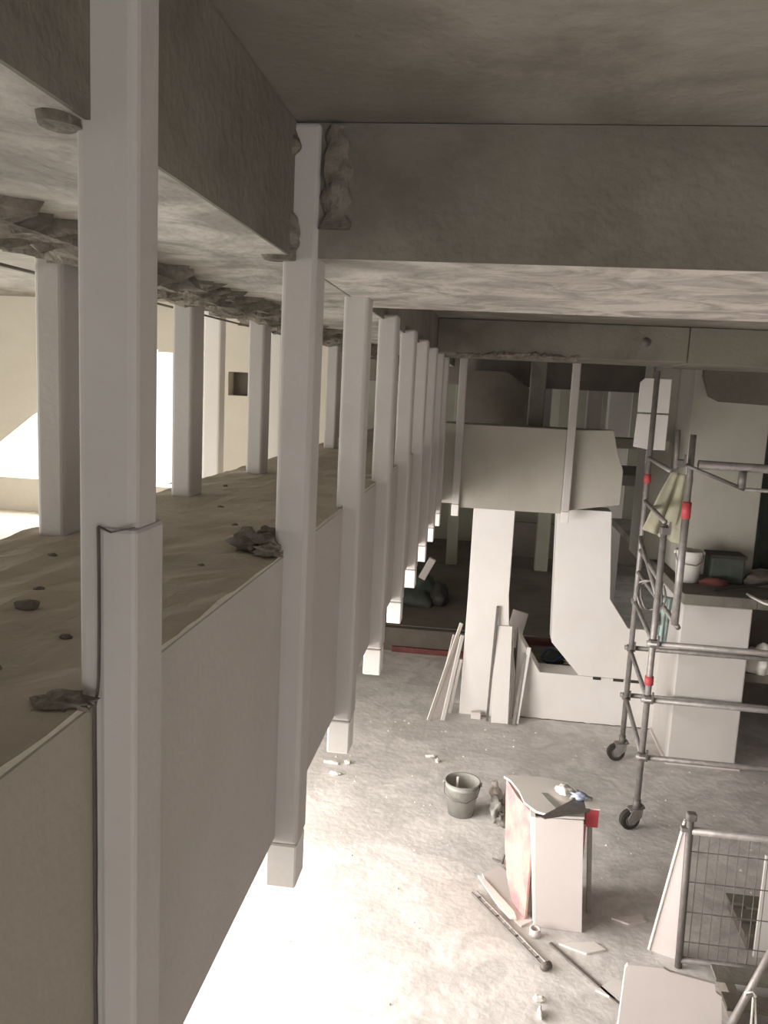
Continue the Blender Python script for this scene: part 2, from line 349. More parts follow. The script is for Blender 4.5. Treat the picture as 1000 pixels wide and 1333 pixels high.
# ---------------------------------------------------------------- fins, right-hand row
ORD = ['nearest, largest', 'second', 'third', 'fourth', 'fifth', 'sixth', 'seventh', 'eighth', 'ninth and farthest']
def fin(name, x, y, label, grp, z0, z1, w_=0.078, l_=0.115, foot=True, low=0.0, mt=None):
    mt = mt or m_fin
    t = empty(name, (x, y, z0), label, 'column', grp)
    of = (x, y, z0)
    bx('shaft', x-w_/2, x+w_/2, y, y+l_, z0, z1, mt, t, off=of, bev=0.011, seg=3)
    if foot:
        bx('foot_block', x-w_/2+0.001, x+w_/2-0.003, y+0.004, y+l_-0.004, z0-0.115, z0-0.002, m_white, t, off=of, bev=0.004, seg=1)
    return t
xf = -0.434
FT = []
for i, y in enumerate(FY):
    zt = ZC-0.003 if i < 2 else ZS+0.02
    lab = '%s plastered fin from the camera in the right-hand row, along the parapet face' % ORD[i]
    if i == 0: lab = 'nearest, largest plastered fin, with a long dark crack down its face'
    if i == 1: lab = 'second plastered fin from the camera, mortar lump at its ledge corner'
    FT.append(fin('concrete_fin', xf, y, lab, 'fins along the parapet face', ZB-0.015, zt, w_=0.072 if i == 0 else 0.078, l_=0.068 if i == 0 else 0.10, mt=m_fin))
# plaster casing on the lower front of the first fin
t0 = FT[0]; CZ = 3.125
cz = ZB-0.015
bx('plaster_casing', xf-0.006, xf+0.039, FY[0]-0.006, FY[0]+0.078, cz, CZ, m_fin, t0, off=(xf, FY[0], cz), bev=0.006, seg=2, wob=0.0)
crack('crack', [(-0.0065, -0.0075, CZ-cz), (-0.0065, -0.0075, 2.945-cz), (-0.008, -0.0075, 2.925-cz), (-0.013, -0.0045, 2.905-cz), (-0.013, -0.0045, 2.6-cz), (-0.0135, -0.0045, 0.02)], 0.0024, 'Y', m_crack, t0)
crack('crack', [(-0.0065, -0.0075, CZ+0.001-cz), (0.010, -0.0075, CZ-0.006-cz), (0.037, -0.0075, CZ+0.002-cz)], 0.0016, 'Y', m_crack, t0)
crack('crack', [(-0.017, -0.0016, ZL-cz), (-0.019, -0.0016, 2.66-cz)], 0.0022, 'Y', m_crack, FT[1])
crack('crack', [(-0.018, -0.0016, ZL-cz), (-0.019, -0.0016, 2.72-cz)], 0.003, 'Y', m_crack, FT[2])

# fins, outer row
LY = [0.95, 1.80, 2.56, 3.34, 4.14, 4.94, 5.66]
LN = ['first', 'second', 'third', 'fourth', 'fifth', 'sixth', 'last']
for i, y in enumerate(LY):
    lab = '%s fin from the camera in the outer row, on the window side of the ledge' % LN[i]
    t = fin('concrete_fin', [-1.03, -1.015, -0.99, -0.975, -0.97, -0.97, -0.97][i], y, lab, 'fins in the outer row', ZL-0.012, ZS-0.005, w_=0.07, l_=0.11, foot=False)
# slim posts standing farther out in the annex
for i, (x, y) in enumerate([(-1.62, 4.55), (-1.66, 5.25), (-1.60, 1.62+0.9)]):
    if i == 0: x, y = -1.585, 4.55
    if i == 1: x, y = -1.40, 5.2
    if i == 2: x, y = -1.81, 2.55
    lab = ['slim pale post in the bright annex, seen between the third and fourth outer fins', 'brightly lit slim post in the annex, just left of the second large fin', 'slim post in the annex at the left edge of the photo'][i]
    p = bx('annex_post', x-0.05, x+0.05, y, y+0.10, 2.2, ZC-0.003, m_white, bev=0.012, off=(x, y, 2.2)); p.location = (x, y, 2.2)
    tag(p, lab, 'post', 'posts in the annex')

# ---------------------------------------------------------------- balcony at the end
bl = empty('balcony', (0, 8.0, ZB), 'plastered balcony front across the far end, on two white piers', 'balcony')
ob = (0, 8.0, ZB)
bx('panel', XW+0.002, -0.262, 8.05, 8.13, 2.20, 2.985, m_dim, bl, off=ob, bev=0.006)
bx('panel', -0.255, 0.735, 8.05, 8.13, 2.165, 2.985, m_dim, bl, off=ob, bev=0.006)
prism('panel', [(x, z-ZB) for x, z in [(0.80, 2.20), (1.29, 2.29), (1.29, 2.62), (1.22, 2.80), (1.17, 3.0), (0.80, 2.985)]], 0.06, 0.14, 'Y', m_dim, bl, bev=0.005)
bx('ledge', XW+0.002, 1.16, 8.13, 8.75, 2.55, 2.975, m_ledge, bl, off=ob)
bx('rear_panel', XW+0.002, 1.26, 8.75, 8.82, 2.35, 2.975, m_plaster, bl, off=ob)
bx('ledge', 1.17, 1.80, 8.6, 8.9, 2.80, 2.90, m_olive, bl, off=ob)
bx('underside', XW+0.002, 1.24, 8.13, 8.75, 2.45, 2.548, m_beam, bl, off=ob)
for i, (x, y, l) in enumerate([(-0.29, 7.99, 'left'), (0.77, 7.97, 'right')]):
    t = fin('balcony_fin', x, y, '%s of the two slim pale fins on the balcony front' % l, 'fins on the balcony front', 2.20, 3.70, w_=0.075, l_=0.075, foot=True)
for i, (x, y, w_, l) in enumerate([(0.46, 8.70, 0.16, 'wide grey fin at the rear of the balcony, between the two front fins')]):
    t = fin('balcony_fin', x, y, l, None, 2.975, ZC-0.003, w_=w_, l_=0.12, foot=False, mt=m_beam)
bbm = bx('balcony_beam', XW+0.002, 1.64, 7.9, 8.9, 3.70, ZC-0.002, m_beam); tag(bbm, 'dark beam directly above the balcony fins', 'beam')
gal = bx('rear_gallery', XW+0.002, 2.2, 9.5, 10.9, 2.33, 2.45, m_beam); tag(gal, 'dim gallery slab behind the balcony carrying the far pale posts', 'slab')
for x, l in ((0.62, 'pale post far behind the balcony, left of the right front fin'), (1.22, 'pale post far behind the balcony, right of the right front fin')):
    p = bx('rear_post', -0.09, 0.09, 0, 0.15, 2.45, 3.38, m_plaster, bev=0.012); p.location = (x, 10.1, 0); tag(p, l, 'post', 'posts behind the balcony')
# brown slanting flight behind the balcony
fl = prism('stair_soffit', [(-0.36, 2.451), (0.50, 2.451), (0.50, 3.30), (0.16, 3.54), (-0.36, 3.54)], 9.6, 9.75, 'Y', m_beam_d)
tag(fl, 'dark brown panel with a slanted corner behind the balcony', 'panel')

# ---------------------------------------------------------------- white piers and low wall
pier = empty('white_pier', (0.16, 8.16, 0), 'left white rectangular pier under the balcony, boards leaning on it', 'pier')
prism('shaft', [(x-0.16, z) for x, z in [(-0.125, 0), (0.42, 0), (0.42, 0.50), (0.32, 1.02), (0.30, 1.3), (0.30, 2.195), (-0.11, 2.195), (-0.11, 1.3)]], -0.02, 0.42, 'Y', m_white, pier, bev=0.006)
fw = empty('white_frame_wall', (0.4, 8.2, 0), 'white low wall rising diagonally into the right pier under the balcony', 'wall')
ofw = 0.4
def fwp(nm, pts, y0=0.0, y1=0.28, m=m_white): return prism(nm, [(x-ofw, z) for x, z in pts], y0, y1, 'Y', m, fw, bev=0.005)
fwp('low_wall', [(0.425, 0), (1.93, 0), (1.93, 0.50), (0.67, 0.50), (0.425, 0.88)], 0.0, 0.30)
fwp('right_pier', [(1.06, 0.502), (1.93, 0.502), (1.93, 1.03), (1.50, 1.035), (1.30, 1.32), (1.24, 2.20), (0.715, 2.20), (0.76, 0.83)])
for x0, x1 in ((1.20, 1.28), (1.40, 1.50), (1.53, 1.66)):
    bx('slot', x0-ofw, x1-ofw, -0.004, 0.05, 0.475, 0.503, m_dark, fw)
crack('base_joint', [(0.02, -0.001, 0.006), (1.5, -0.001, 0.006)], 0.012, 'Y', m_crack, fw)

# ---------------------------------------------------------------- right pillar, platform, upper pillar
rp = empty('square_pillar', (2.13, 7.48, 0), 'large square plastered pillar at right under the platform', 'pillar')
bx('shaft', 1.825, 2.43, 7.48, 8.35, 0, 1.50, m_cement, rp, off=(2.13, 7.48, 0), bev=0.012)
bx('footing', 1.80, 2.46, 7.42, 8.38, 0, 0.02, m_board, rp, off=(2.13, 7.48, 0))
pf = empty('platform', (2.4, 7.4, 1.5), 'concrete platform slab resting on the large square pillar', 'platform')
bx('slab', 1.82, 2.46, 7.47, 12.0, 1.502, 1.60, m_beam, pf, off=(2.4, 7.4, 1.5), bev=0.01)
bx('slab', 2.46, 4.49, 7.47, 12.0, 1.502, 1.60, m_beam, pf, off=(2.4, 7.4, 1.5), bev=0.01)
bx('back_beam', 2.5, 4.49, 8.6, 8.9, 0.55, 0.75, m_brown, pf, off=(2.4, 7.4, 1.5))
up = empty('upper_pillar', (2.3, 8.35, 1.6), 'broad upper pillar standing on the platform behind the scaffold tower', 'pillar')
bx('shaft', 1.93, 2.66, 8.35, 9.5, 1.602, ZC-0.003, m_dim, up, off=(2.3, 8.35, 1.6), bev=0.012)
bx('side_pilaster', 1.66, 1.928, 9.0, 9.5, 1.602, ZC-0.003, m_dim, up, off=(2.3, 8.35, 1.6))
ul = bx('lintel', 2.68, 4.49, 8.30, 9.3, 3.30, ZC-0.004, m_beam_d); tag(ul, 'dark lintel at far right above the platform', 'beam')
ul2 = prism('haunch', [(1.99, ZC-0.3), (2.06, 3.36), (2.16, 3.315), (2.66, 3.30), (2.66, ZC-0.004), (1.99, ZC-0.004)], 8.24, 8.345, 'Y', m_beam_d); tag(ul2, 'dark haunch on the upper pillar face under the ceiling', 'beam')
for i, (z0, z1) in enumerate([(2.84, 3.17), (3.185, 3.50)]):
    p = empty('white_board', (1.5, 7.98, z0), ['lower white panel behind the top of the scaffold', 'upper white panel behind the top of the scaffold'][i], 'panel', 'white panels behind the scaffold top')
    prism('board', [(-0.14, 0), (0.14, 0), (0.14, z1-z0), (-0.10, z1-z0-0.0), (-0.14, z1-z0-0.04)] if i else [(-0.15, 0.02), (-0.02, 0.0), (0.14, 0), (0.14, z1-z0), (-0.14, z1-z0)], 0, 0.04, 'Y', m_white, p, bev=0.003)
    bx('batten', -0.03, 0.0, 0.04, 0.07, 0.0, z1-z0, m_board, p)
    if i == 0: bx('batten', -0.02, 0.01, -0.015, -0.002, 0.0, 0.2, m_dsteel, p)
hg = tube('hanger_rail', (1.49, 8.05, 2.70), (1.49, 8.05, 3.69), 0.012, m_steel); tag(hg, 'thin rail carrying the two white panels behind the scaffold', 'rail')

# ---------------------------------------------------------------- far background
for i, (x, y, wd, l) in enumerate([(-0.52, 14.0, 0.19, 'pale olive column far back, left of the left white pier'), (1.02, 14.0, 0.22, 'pale column far back, seen between the two white piers'), (1.85, 12.3, 0.32, 'dim column behind the scaffold, right of the white pier')]):
    p = bx('far_column', -wd/2, wd/2, 0, 0.25, 0.0 if x > 1.6 else 0.312, ZC-0.003 if x > 1.6 else 3.8, m_olive if i < 2 else m_plaster, bev=0.012); p.location = (x, y, 0)
    tag(p, l, 'column', 'columns at the far end')
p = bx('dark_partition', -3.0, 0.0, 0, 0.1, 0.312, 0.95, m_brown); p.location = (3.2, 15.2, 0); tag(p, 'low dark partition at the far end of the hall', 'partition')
tp = empty('tarpaulin_heap', (-0.95, 11.2, 0.31), 'heap of dark green sheeting on the stage behind the parapet end', 'tarpaulin')
lump('sheet', (0.05, 0.3, 0), (0.36, 0.40, 0.28), m_green, tp, seed=2, amp=0.6, flat=0.3)
lump('sheet', (-0.40, 0.2, 0), (0.30, 0.30, 0.33), m_brown, tp, seed=6, amp=0.6, flat=0.3)
lump('dark_bag', (0.38, 0.1, 0), (0.13, 0.20, 0.20), m_dark, tp, seed=11, amp=0.5, flat=0.3)
o = bx('white_offcut', -0.05, 0.05, -0.04, 0.04, 0, 0.32, m_board, bev=0.01); o.location = (-0.80, 11.05, 0.72); o.rotation_euler = (0, 0.45, 0)
tag(o, 'pale board offcut stuck on the dark green heap', 'board')
o = bx('timber_bar', -0.42, 0.42, 0, 0.10, 0, 0.06, m_redbrn, bev=0.005); o.location = (0.78, 9.36, 0.422); tag(o, 'red-brown timber lying on the dim block between the white piers', 'timber')
o = bx('leaning_offcut', -0.09, 0.09, 0, 0.05, 0, 0.42, m_board, bev=0.006); o.location = (0.40, 9.2, 0.432); o.rotation_euler = (-0.15, 0.22, 0); tag(o, 'short pale board standing behind the left white pier', 'board')
lb = bx('low_block', 0.30, 1.9, 8.62, 9.5, 0, 0.42, m_beam); tag(lb, 'low dim concrete block right behind the low white wall', 'block')
bb = empty('blue_bag', (0.84, 8.80, 0.42), 'small dark bag with blue edging on the floor behind the low white wall', 'bag')
lump('bag_body', (0, 0, 0), (0.12, 0.10, 0.09), m_green, bb, seed=3, flat=0.5)
path('handle', [(-0.11, -0.08, 0.10), (-0.06, -0.11, 0.20), (0.03, -0.12, 0.215), (0.10, -0.09, 0.12)], 0.012, m_blue, bb)
path('handle', [(-0.12, -0.05, 0.04), (0.0, -0.13, 0.05), (0.12, -0.05, 0.12)], 0.012, m_blue, bb)
o = lump('foil_scrap', (1.06, 8.70, 0.42), (0.10, 0.06, 0.03), m_boardw, None, seed=4, amp=0.8); tag(o, 'crumpled white scrap behind the low white wall', 'debris')

# ---------------------------------------------------------------- boards leaning on the left pier
def plank(name, p0, p1, wd, th, m, label, cat, grp=None, roll_=0.0, edge=None):
    p0 = Vector(p0); p1 = Vector(p1); L = (p1-p0).length
    o = bx(name, -wd/2, wd/2, -th/2, th/2, 0, L, m, bev=min(th, wd)*0.15, seg=1)
    d = (p1-p0).normalized(); q = Vector((0, 0, 1)).rotation_difference(d)
    o.rotation_mode = 'QUATERNION'
    from mathutils import Quaternion
    o.rotation_quaternion = q @ Quaternion((0, 0, 1), roll_); o.location = p0
    tag(o, label, cat, grp); return o
G = 'boards leaning on the left white pier'
plank('leaning_board', (-0.42, 7.86, 0.01), (-0.16, 8.26, 0.93), 0.05, 0.012, m_boardw, 'outermost white strip leaning on the left side of the left pier', 'board', G, 0.9)
plank('leaning_board', (-0.33, 7.95, 0.01), (-0.19, 8.24, 0.80), 0.13, 0.012, m_board, 'wide pale board leaning on the left side of the left pier', 'board', G, 0.7)
plank('leaning_board', (-0.28, 7.90, 0.01), (-0.14, 8.14, 0.84), 0.04, 0.014, m_white, 'inner white strip leaning on the left side of the left pier', 'board', G, 0.5)
plank('leaning_board', (-0.22, 8.10, 0.01), (-0.14, 8.24, 0.55), 0.03, 0.012, m_boardw, 'short white strip leaning at the left foot of the left pier', 'board', G, 0.5)
plank('leaning_board', (0.165, 8.0, 0.01), (0.195, 8.112, 1.18), 0.025, 0.03, m_dsteel, 'narrow dark-edged batten on the front face of the left pier', 'batten', G)
plank('leaning_board', (0.29, 7.97, 0.01), (0.27, 8.117, 0.98), 0.17, 0.014, m_white, 'white plank leaning on the front face of the left pier', 'board', G)
plank('leaning_board', (0.385, 7.96, 0.01), (0.375, 8.115, 0.95), 0.014, 0.03, m_dsteel, 'thin dark strip at the right corner of the left pier', 'batten', G)
plank('leaning_board', (0.43, 7.98, 0.01), (0.51, 8.17, 0.70), 0.035, 0.02, m_steel, 'grey metal stud leaning where the left pier meets the low wall', 'batten', G)
plank('leaning_board', (0.46, 8.0, 0.01), (0.54, 8.18, 0.76), 0.04, 0.012, m_white, 'short white strip leaning on the left end of the low wall', 'board', G)
o = bx('block', -0.05, 0.05, -0.03, 0.03, 0, 0.07, m_board, bev=0.006); o.location = (0.05, 8.06, 0); tag(o, 'small grey block at the foot of the left white pier', 'block')

# ---------------------------------------------------------------- scaffold tower
sc = empty('scaffold_tower', (1.36, 6.18, 0), 'grey steel mobile scaffold tower in front of the large square pillar', 'scaffold')
sO = (1.36, 6.18, 0)
R_ = 0.024
def st_(name, a, b, r=R_, m=m_steel, n=12, par=sc):
    return tube(name, a, b, r, m, par, n=n, off=sO)
F = (1.32, 6.18); B = (1.395, 7.40); 
st_('post', (*F, 0.20), (*F, 2.40)); st_('post', (*B, 0.20), (*B, 3.55))
xr = 3.35
st_('post', (xr, 6.18, 0.20), (xr, 6.18, 2.9)); st_('post', (xr+0.05, 7.40, 0.20), (xr+0.05, 7.40, 2.9))
st_('post', (1.455, 6.15, 1.66), (1.455, 6.15, 2.50), r=0.028); st_('post', (1.455, 6.15, 2.58), (1.45, 6.15, 3.07), r=0.022, m=m_dsteel)
st_('collar', (1.455, 6.15, 2.46), (1.455, 6.15, 2.58), r=0.033, m=m_red)['label'] = 'red plastic collar'
st_('collar', (*F, 1.17), (*F, 1.235), r=0.033, m=m_red)['label'] = 'red plastic collar'
st_('collar', (*B, 2.58), (*B, 2.66), r=0.030, m=m_red)['label'] = 'faded red collar'
for z in (0.60, 1.05, 1.50, 1.98, 2.42, 2.80):
    st_('rung', (B[0], B[1], z), (F[0], F[1], z), r=0.019)
for z in (0.60, 1.05, 1.50, 1.98, 2.42): st_('rung', (xr+0.05, B[1], z), (xr, F[1], z), r=0.019)
for z in (0.60, 1.06, 1.50): st_('ledger', (F[0]-0.05, 6.15, z), (xr+0.05, 6.15, z-0.0), r=0.022)
for z in (0.62, 1.07): st_('ledger', (B[0]-0.05, 7.43, z), (xr+0.08, 7.43, z), r=0.022)
st_('ledger', (1.50, 6.13, 2.86), (xr+0.05, 6.13, 2.84), r=0.032, m=m_dsteel)
st_('guard_rail', (1.36, 6.12, 2.87), (1.83, 6.12, 2.70), r=0.014, m=m_dsteel)
st_('guard_rail', (1.83, 6.12, 2.70), (xr, 6.12, 2.70), r=0.014, m=m_dsteel)
st_('guard_post', (1.345, 6.12, 2.82), (1.335, 6.12, 3.10), r=0.017, m=m_dsteel)
st_('guard_post', (1.81, 6.125, 2.71), (1.81, 6.125, 2.83), r=0.028, m=m_dsteel)
st_('platform_brace', (B[0], 7.38, 1.78), (1.50, 6.22, 1.62), r=0.020)
st_('platform_brace', (B[0]-0.02, 7.36, 2.10), (F[0], 6.22, 1.86), r=0.018)
# couplers at joints, wedge heads
def coupler(x, y, z):
    c = bx('coupler', x-0.035, x+0.035, y-0.03, y+0.03, z-0.03, z+0.03, m_dsteel, sc, off=sO, bev=0.012)
    w2 = bx('wedge', x+0.02, x+0.034, y-0.045, y-0.03, z-0.02, z+0.07, m_dsteel, c, off=sO)
for z in (0.60, 1.06, 1.50): coupler(F[0], F[1]-0.02, z); coupler(B[0], B[1]+0.02, z+0.01)
coupler(F[0], F[1]-0.02, 2.36); coupler(1.37, 6.13, 2.86)
def caster(x, y, rz):
    p = Vector((x, y, 0))-Vector(sO)
    st_('caster_stem', (x, y, 0.15), (x, y, 0.24), r=0.03, m=m_dsteel)
    yk = empty('caster', p); yk.parent = sc; yk.rotation_euler = (0, 0, rz)
    for s in (-1, 1): prism('fork_plate', [(-0.035, 0.17), (-0.03, 0.11), (0.03, 0.055), (0.07, 0.055), (0.085, 0.10), (0.05, 0.17)], s*0.040-0.004, s*0.040+0.004, 'Y', m_steel, yk)
    bx('fork_crown', -0.03, 0.065, -0.04, 0.04, 0.15, 0.165, m_steel, yk)
    bm = bmesh.new(); tube_bm(bm, (0.05, -0.028, 0.08), (0.05, 0.028, 0.08), 0.08, 24)
    bmesh.ops.bevel(bm, geom=[e for e in bm.edges if e.calc_length() < 0.03], offset=0.008, segments=2, affect='EDGES')
    link('wheel', bm, m_dark, yk)
    bm = bmesh.new(); tube_bm(bm, (0.05, -0.032, 0.08), (0.05, 0.032, 0.08), 0.045, 20); link('wheel_hub', bm, m_dsteel, yk)
    bm = bmesh.new(); box(bm, -0.13, -0.02, -0.03, 0.03, 0.13, 0.155); 
    o = link('brake_lever', bm, m_dsteel, yk); o.rotation_euler = (0, 0.45, 0); o.location = (0, 0, 0.0)
caster(F[0], F[1], 3.5); caster(B[0], B[1], 3.3); caster(xr, 6.18, 0.4); caster(xr+0.05, 7.40, 0.2)
# things on the scaffold
def cloth(name, c00, c10, c01, c11, m, amp=0.03, n=16, seed=0, th=0.004):
    bm = bmesh.new(); V = []
    for i in range(n+1):
        row = []
        for j in range(n+1):
            u, v = i/n, j/n
            p = Vector(c00)*(1-u)*(1-v)+Vector(c10)*u*(1-v)+Vector(c01)*(1-u)*v+Vector(c11)*u*v
            p += Vector((0.5*noise.noise(Vector((u*7, v*1.5, seed))), noise.noise(Vector((u*6, v*1.2, seed+4))), 0))*amp*(0.3+v)
            row.append(bm.verts.new(p))
        V.append(row)
    for i in range(n):
        for j in range(n): bm.faces.new((V[i][j], V[i+1][j], V[i+1][j+1], V[i][j+1]))
    bmesh.ops.recalc_face_normals(bm, faces=bm.faces)
    bmesh.ops.solidify(bm, geom=list(bm.faces), thickness=th)
    return link(name, bm, m, None, smooth=True)
o = cloth('hanging_cloth', (1.50, 6.95, 2.74), (1.66, 6.90, 2.70), (1.30, 6.98, 2.24), (1.66, 6.95, 2.12), m_yellow, 0.06, seed=2); tag(o, 'pale yellow cloth hanging inside the scaffold tower', 'cloth')
pts = [Vector((1.33+0.09*math.cos(t*1.0)+0.015*t*0.3, 6.62+0.05*math.sin(3*t), 1.76+0.13*math.sin(t))) for t in [k*0.4 for k in range(34)]]
o = path('cable_coil', pts, 0.009, m_steel); tag(o, 'tangled grey cable coil hanging on the scaffold end frame', 'cable')
o = cloth('netting', (1.45, 6.85, 1.72), (1.60, 6.85, 1.70), (1.47, 6.88, 1.38), (1.57, 6.88, 1.28), m_teal, 0.05, seed=7); tag(o, 'pale teal netting hanging low on the scaffold', 'netting')

# ---------------------------------------------------------------- things on the platform
def bucket(name, loc, r0, r1, h, m, label, cat='bucket', tilt=0, handle=True, rim=True, fill=None, fz=0.4):
    t = empty(name, loc, label, cat)
    k = 0.93
    lathe('bucket_body', [(r0*k, 0.004), (r0, 0.0), (r0+(r1-r0)*0.85, h*0.85), (r1, h*0.86), (r1, h*0.90), (r1*0.985, h*0.905), (r1, h), (r1*1.05, h), (r1*1.05, h*0.985), (r1*1.045, h*1.012), (r1*0.965, h*1.01), (r1*0.93, h*0.9), (r0*k, 0.015)], m, t)
    if fill:
        rr = r0+(r1-r0)*fz
        lathe('contents', [(rr*0.93, h*fz-0.01), (rr*0.92, h*fz), (0.01, h*fz+0.008)], fill, t)
    if handle:
        path('bail', [(-r1*1.05, 0, h*0.93), (-r1*1.0, -r1*0.55, h*0.70), (-r1*0.5, -r1*1.08, h*0.62), (r1*0.3, -r1*1.15, h*0.60), (r1*0.9, -r1*0.7, h*0.72), (r1*1.05, 0, h*0.93)], 0.004, m_dsteel, t)
        for s in (-1, 1): tube('lug', (s*r1*1.0, 0, h*0.93), (s*r1*1.14, 0, h*0.93), 0.016, m, t)
    return t
bucket('white_bucket', (1.97, 8.03, 1.60), 0.105, 0.125, 0.30, m_boardw, 'white bucket on the platform behind the scaffold posts')
b2 = bx('green_crate', -0.16, 0.16, -0.12, 0.12, 0, 0.26, m_green, bev=0.02); b2.location = (2.33, 8.14, 1.602); tag(b2, 'dark green crate on the platform right of the white bucket', 'crate')
bx('crate_rim', -0.17, 0.17, -0.13, 0.13, 0.24, 0.275, m_dark, b2, bev=0.006)
o = lump('rubble_sack', (2.66, 8.05, 1.595), (0.16, 0.13, 0.09), m_brown, None, seed=5, flat=0.5); tag(o, 'brown dusty sack on the platform beside the green crate', 'sack')
o = lump('rubble_sack', (2.18, 7.92, 1.595), (0.13, 0.05, 0.05), m_redbrn, None, seed=9, flat=0.5); tag(o, 'flat reddish sack on the platform in front of the green crate', 'sack')
o = tube('steel_bar', (2.13, 7.65, 1.615), (3.0, 8.0, 1.70), 0.013, m_dark, n=8); tag(o, 'dark bar lying across the platform', 'bar')
mb = empty('metal_channel', (2.40, 7.2, 1.60), 'bright bent metal channel on the platform edge at right', 'channel')
for dy in (0, 0.07): path('flange', [(0.0, 0.33+dy, 0.01), (0.05, 0.08+dy, 0.01), (0.10, 0.02+dy, 0.01), (0.6, 0.02+dy, 0.012)], 0.011, m_boardw, mb)
o = lump('plastic_bag', (2.62, 7.7, 0.0), (0.12, 0.12, 0.16), m_boardw, None, seed=14, amp=0.6, flat=0.6)
o.location = (0, 0, 0.86); tag(o, 'crumpled pale plastic bag on the crossbar under the platform, far right', 'bag')
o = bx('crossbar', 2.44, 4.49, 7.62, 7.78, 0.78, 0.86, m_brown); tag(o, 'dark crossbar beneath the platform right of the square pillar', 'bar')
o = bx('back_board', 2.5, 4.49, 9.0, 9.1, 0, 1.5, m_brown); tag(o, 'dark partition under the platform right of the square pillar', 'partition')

ds = cloth('dark_sheet', (2.74, 8.9, 3.0), (3.4, 8.9, 3.0), (2.74, 8.8, 1.62), (3.4, 8.85, 1.62), m_green, 0.08, seed=5); tag(ds, 'dark green sheet hanging above the platform at the right edge', 'sheet')
# ---------------------------------------------------------------- floor objects
bk = bucket('mortar_bucket', (-0.03, 6.12, 0), 0.10, 0.135, 0.27, m_grey, 'grey mortar bucket standing on the floor in the middle', fill=m_dark, fz=0.55)
plank('stirring_stick', (-0.07, 6.10, 0.10), (-0.07, 6.17, 0.275), 0.018, 0.012, m_board, 'pale stick standing in the grey mortar bucket', 'stick')
bg_ = empty('crumpled_sack', (0.26, 6.15, 0), 'crumpled grey cement sack beside the grey bucket', 'sack')
lump('sack_body', (0.0, -0.05, 0), (0.055, 0.11, 0.09), m_grey, bg_, seed=3, amp=0.9, flat=0.5)
lump('sack_body', (-0.02, 0.18, 0), (0.045, 0.13, 0.10), m_board, bg_, seed=7, amp=0.9, flat=0.5)
lump('sack_mouth', (0.03, -0.14, 0), (0.05, 0.05, 0.06), m_dsteel, bg_, seed=9, amp=0.7, flat=0.5)

# pile of boards on edge with tools on top
bp = empty('board_stack', (0.60, 4.85, 0), 'upright stack of pinkish plasterboard offcuts, tallest pale board in front', 'board stack')
q = (0.60, 4.85, 0)
prism('front_board', [(x-q[0], z) for x, z in [(0.49, 0), (0.775, 0), (0.725, 0.745), (0.435, 0.73)]], -0.045, -0.025, 'Y', m_board, bp, bev=0.002)
prism('side_board', [(x-q[0], z) for x, z in [(0.475, 0), (0.492, 0), (0.437, 0.735), (0.405, 0.735)]], -0.045, 0.06, 'Y', m_boardw, bp, bev=0.002)
bm = bmesh.new(); A = []; Bv = []
for t_, z in [(0.03, 0.725), (0.5, 0.735), (1.0, 0.745), (0.97, 0.62), (0.90, 0.48), (0.84, 0.30), (0.66, 0.14), (0.42, 0.03), (0.05, 0.0)]:
    x = 0.435-0.17*t_-0.02*math.sin(math.pi*t_); y = 4.83+0.42*t_
    A.append(bm.verts.new((x-q[0], y-q[1], z))); Bv.append(bm.verts.new((x-q[0]+0.012, y-q[1]+0.005, z)))
bm.faces.new(A); bm.faces.new(Bv[::-1])
for i in range(len(A)): bm.faces.new((A[i], Bv[i], Bv[(i+1) % len(A)], A[(i+1) % len(A)]))
bmesh.ops.recalc_face_normals(bm, faces=bm.faces)
link('side_board', bm, m_pink, bp)['label'] = 'pink stained side board with ragged edge'
bx('inner_board', -0.17, 0.13, 0.08, 0.10, 0, 0.70, m_board, bp, bev=0.002)
bx('inner_board', -0.17, 0.15, 0.30, 0.32, 0, 0.72, m_pink, bp, bev=0.002)
bx('inner_board', 0.13, 0.15, 0.0, 0.45, 0, 0.70, m_pink, bp, bev=0.002)
tpb = [(0.245, 5.22), (0.30, 5.24), (0.50, 5.26), (0.66, 5.22), (0.72, 5.12), (0.66, 5.00), (0.74, 4.90), (0.73, 4.82), (0.55, 4.80), (0.44, 4.83), (0.37, 4.92), (0.34, 5.05), (0.29, 5.17)]
bm = bmesh.new(); A = []; Bv = []
for x, y in tpb:
    z = 0.745+0.02*(y-4.8)/0.4
    A.append(bm.verts.new((x-q[0], y-q[1], z))); Bv.append(bm.verts.new((x-q[0], y-q[1], z+0.014)))
bm.faces.new(A[::-1]); bm.faces.new(Bv)
for i in range(len(A)): bm.faces.new((A[i], A[(i+1) % len(A)], Bv[(i+1) % len(A)], Bv[i]))
bmesh.ops.recalc_face_normals(bm, faces=bm.faces)
link('torn_top_board', bm, m_white, bp)
o = prism('cut_hole', [(-0.12, 0.20), (-0.08, 0.20), (-0.02, 0.10), (0.0, 0.0), (-0.035, 0.0), (-0.075, 0.09)], 0.775, 0.7765+0.0, 'Z', m_grey, bp)
rb = empty('red_box', (0.79, 4.93, 0.665), 'small red box hanging at the right edge of the board stack', 'box')
bx('box_body', -0.045, 0.035, -0.05, 0.05, 0, 0.12, m_red, rb, bev=0.006); bx('box_lid', -0.048, 0.038, -0.053, 0.053, 0.12, 0.128, m_white, rb)
plank('prop_stick', (0.84, 5.02, 0.0), (0.785, 4.95, 0.66), 0.03, 0.02, m_grey, 'thin prop under the red box beside the board stack', 'stick')
sw = empty('hand_saw', (0.60, 4.80, 0.785), 'grey hand saw lying across the torn board on the stack', 'saw')
prism('blade', [(-0.145, -0.09), (-0.12, -0.105), (0.16, 0.04), (0.20, 0.19), (0.06, 0.16)], 0.0, 0.006, 'Z', m_dsteel, sw)
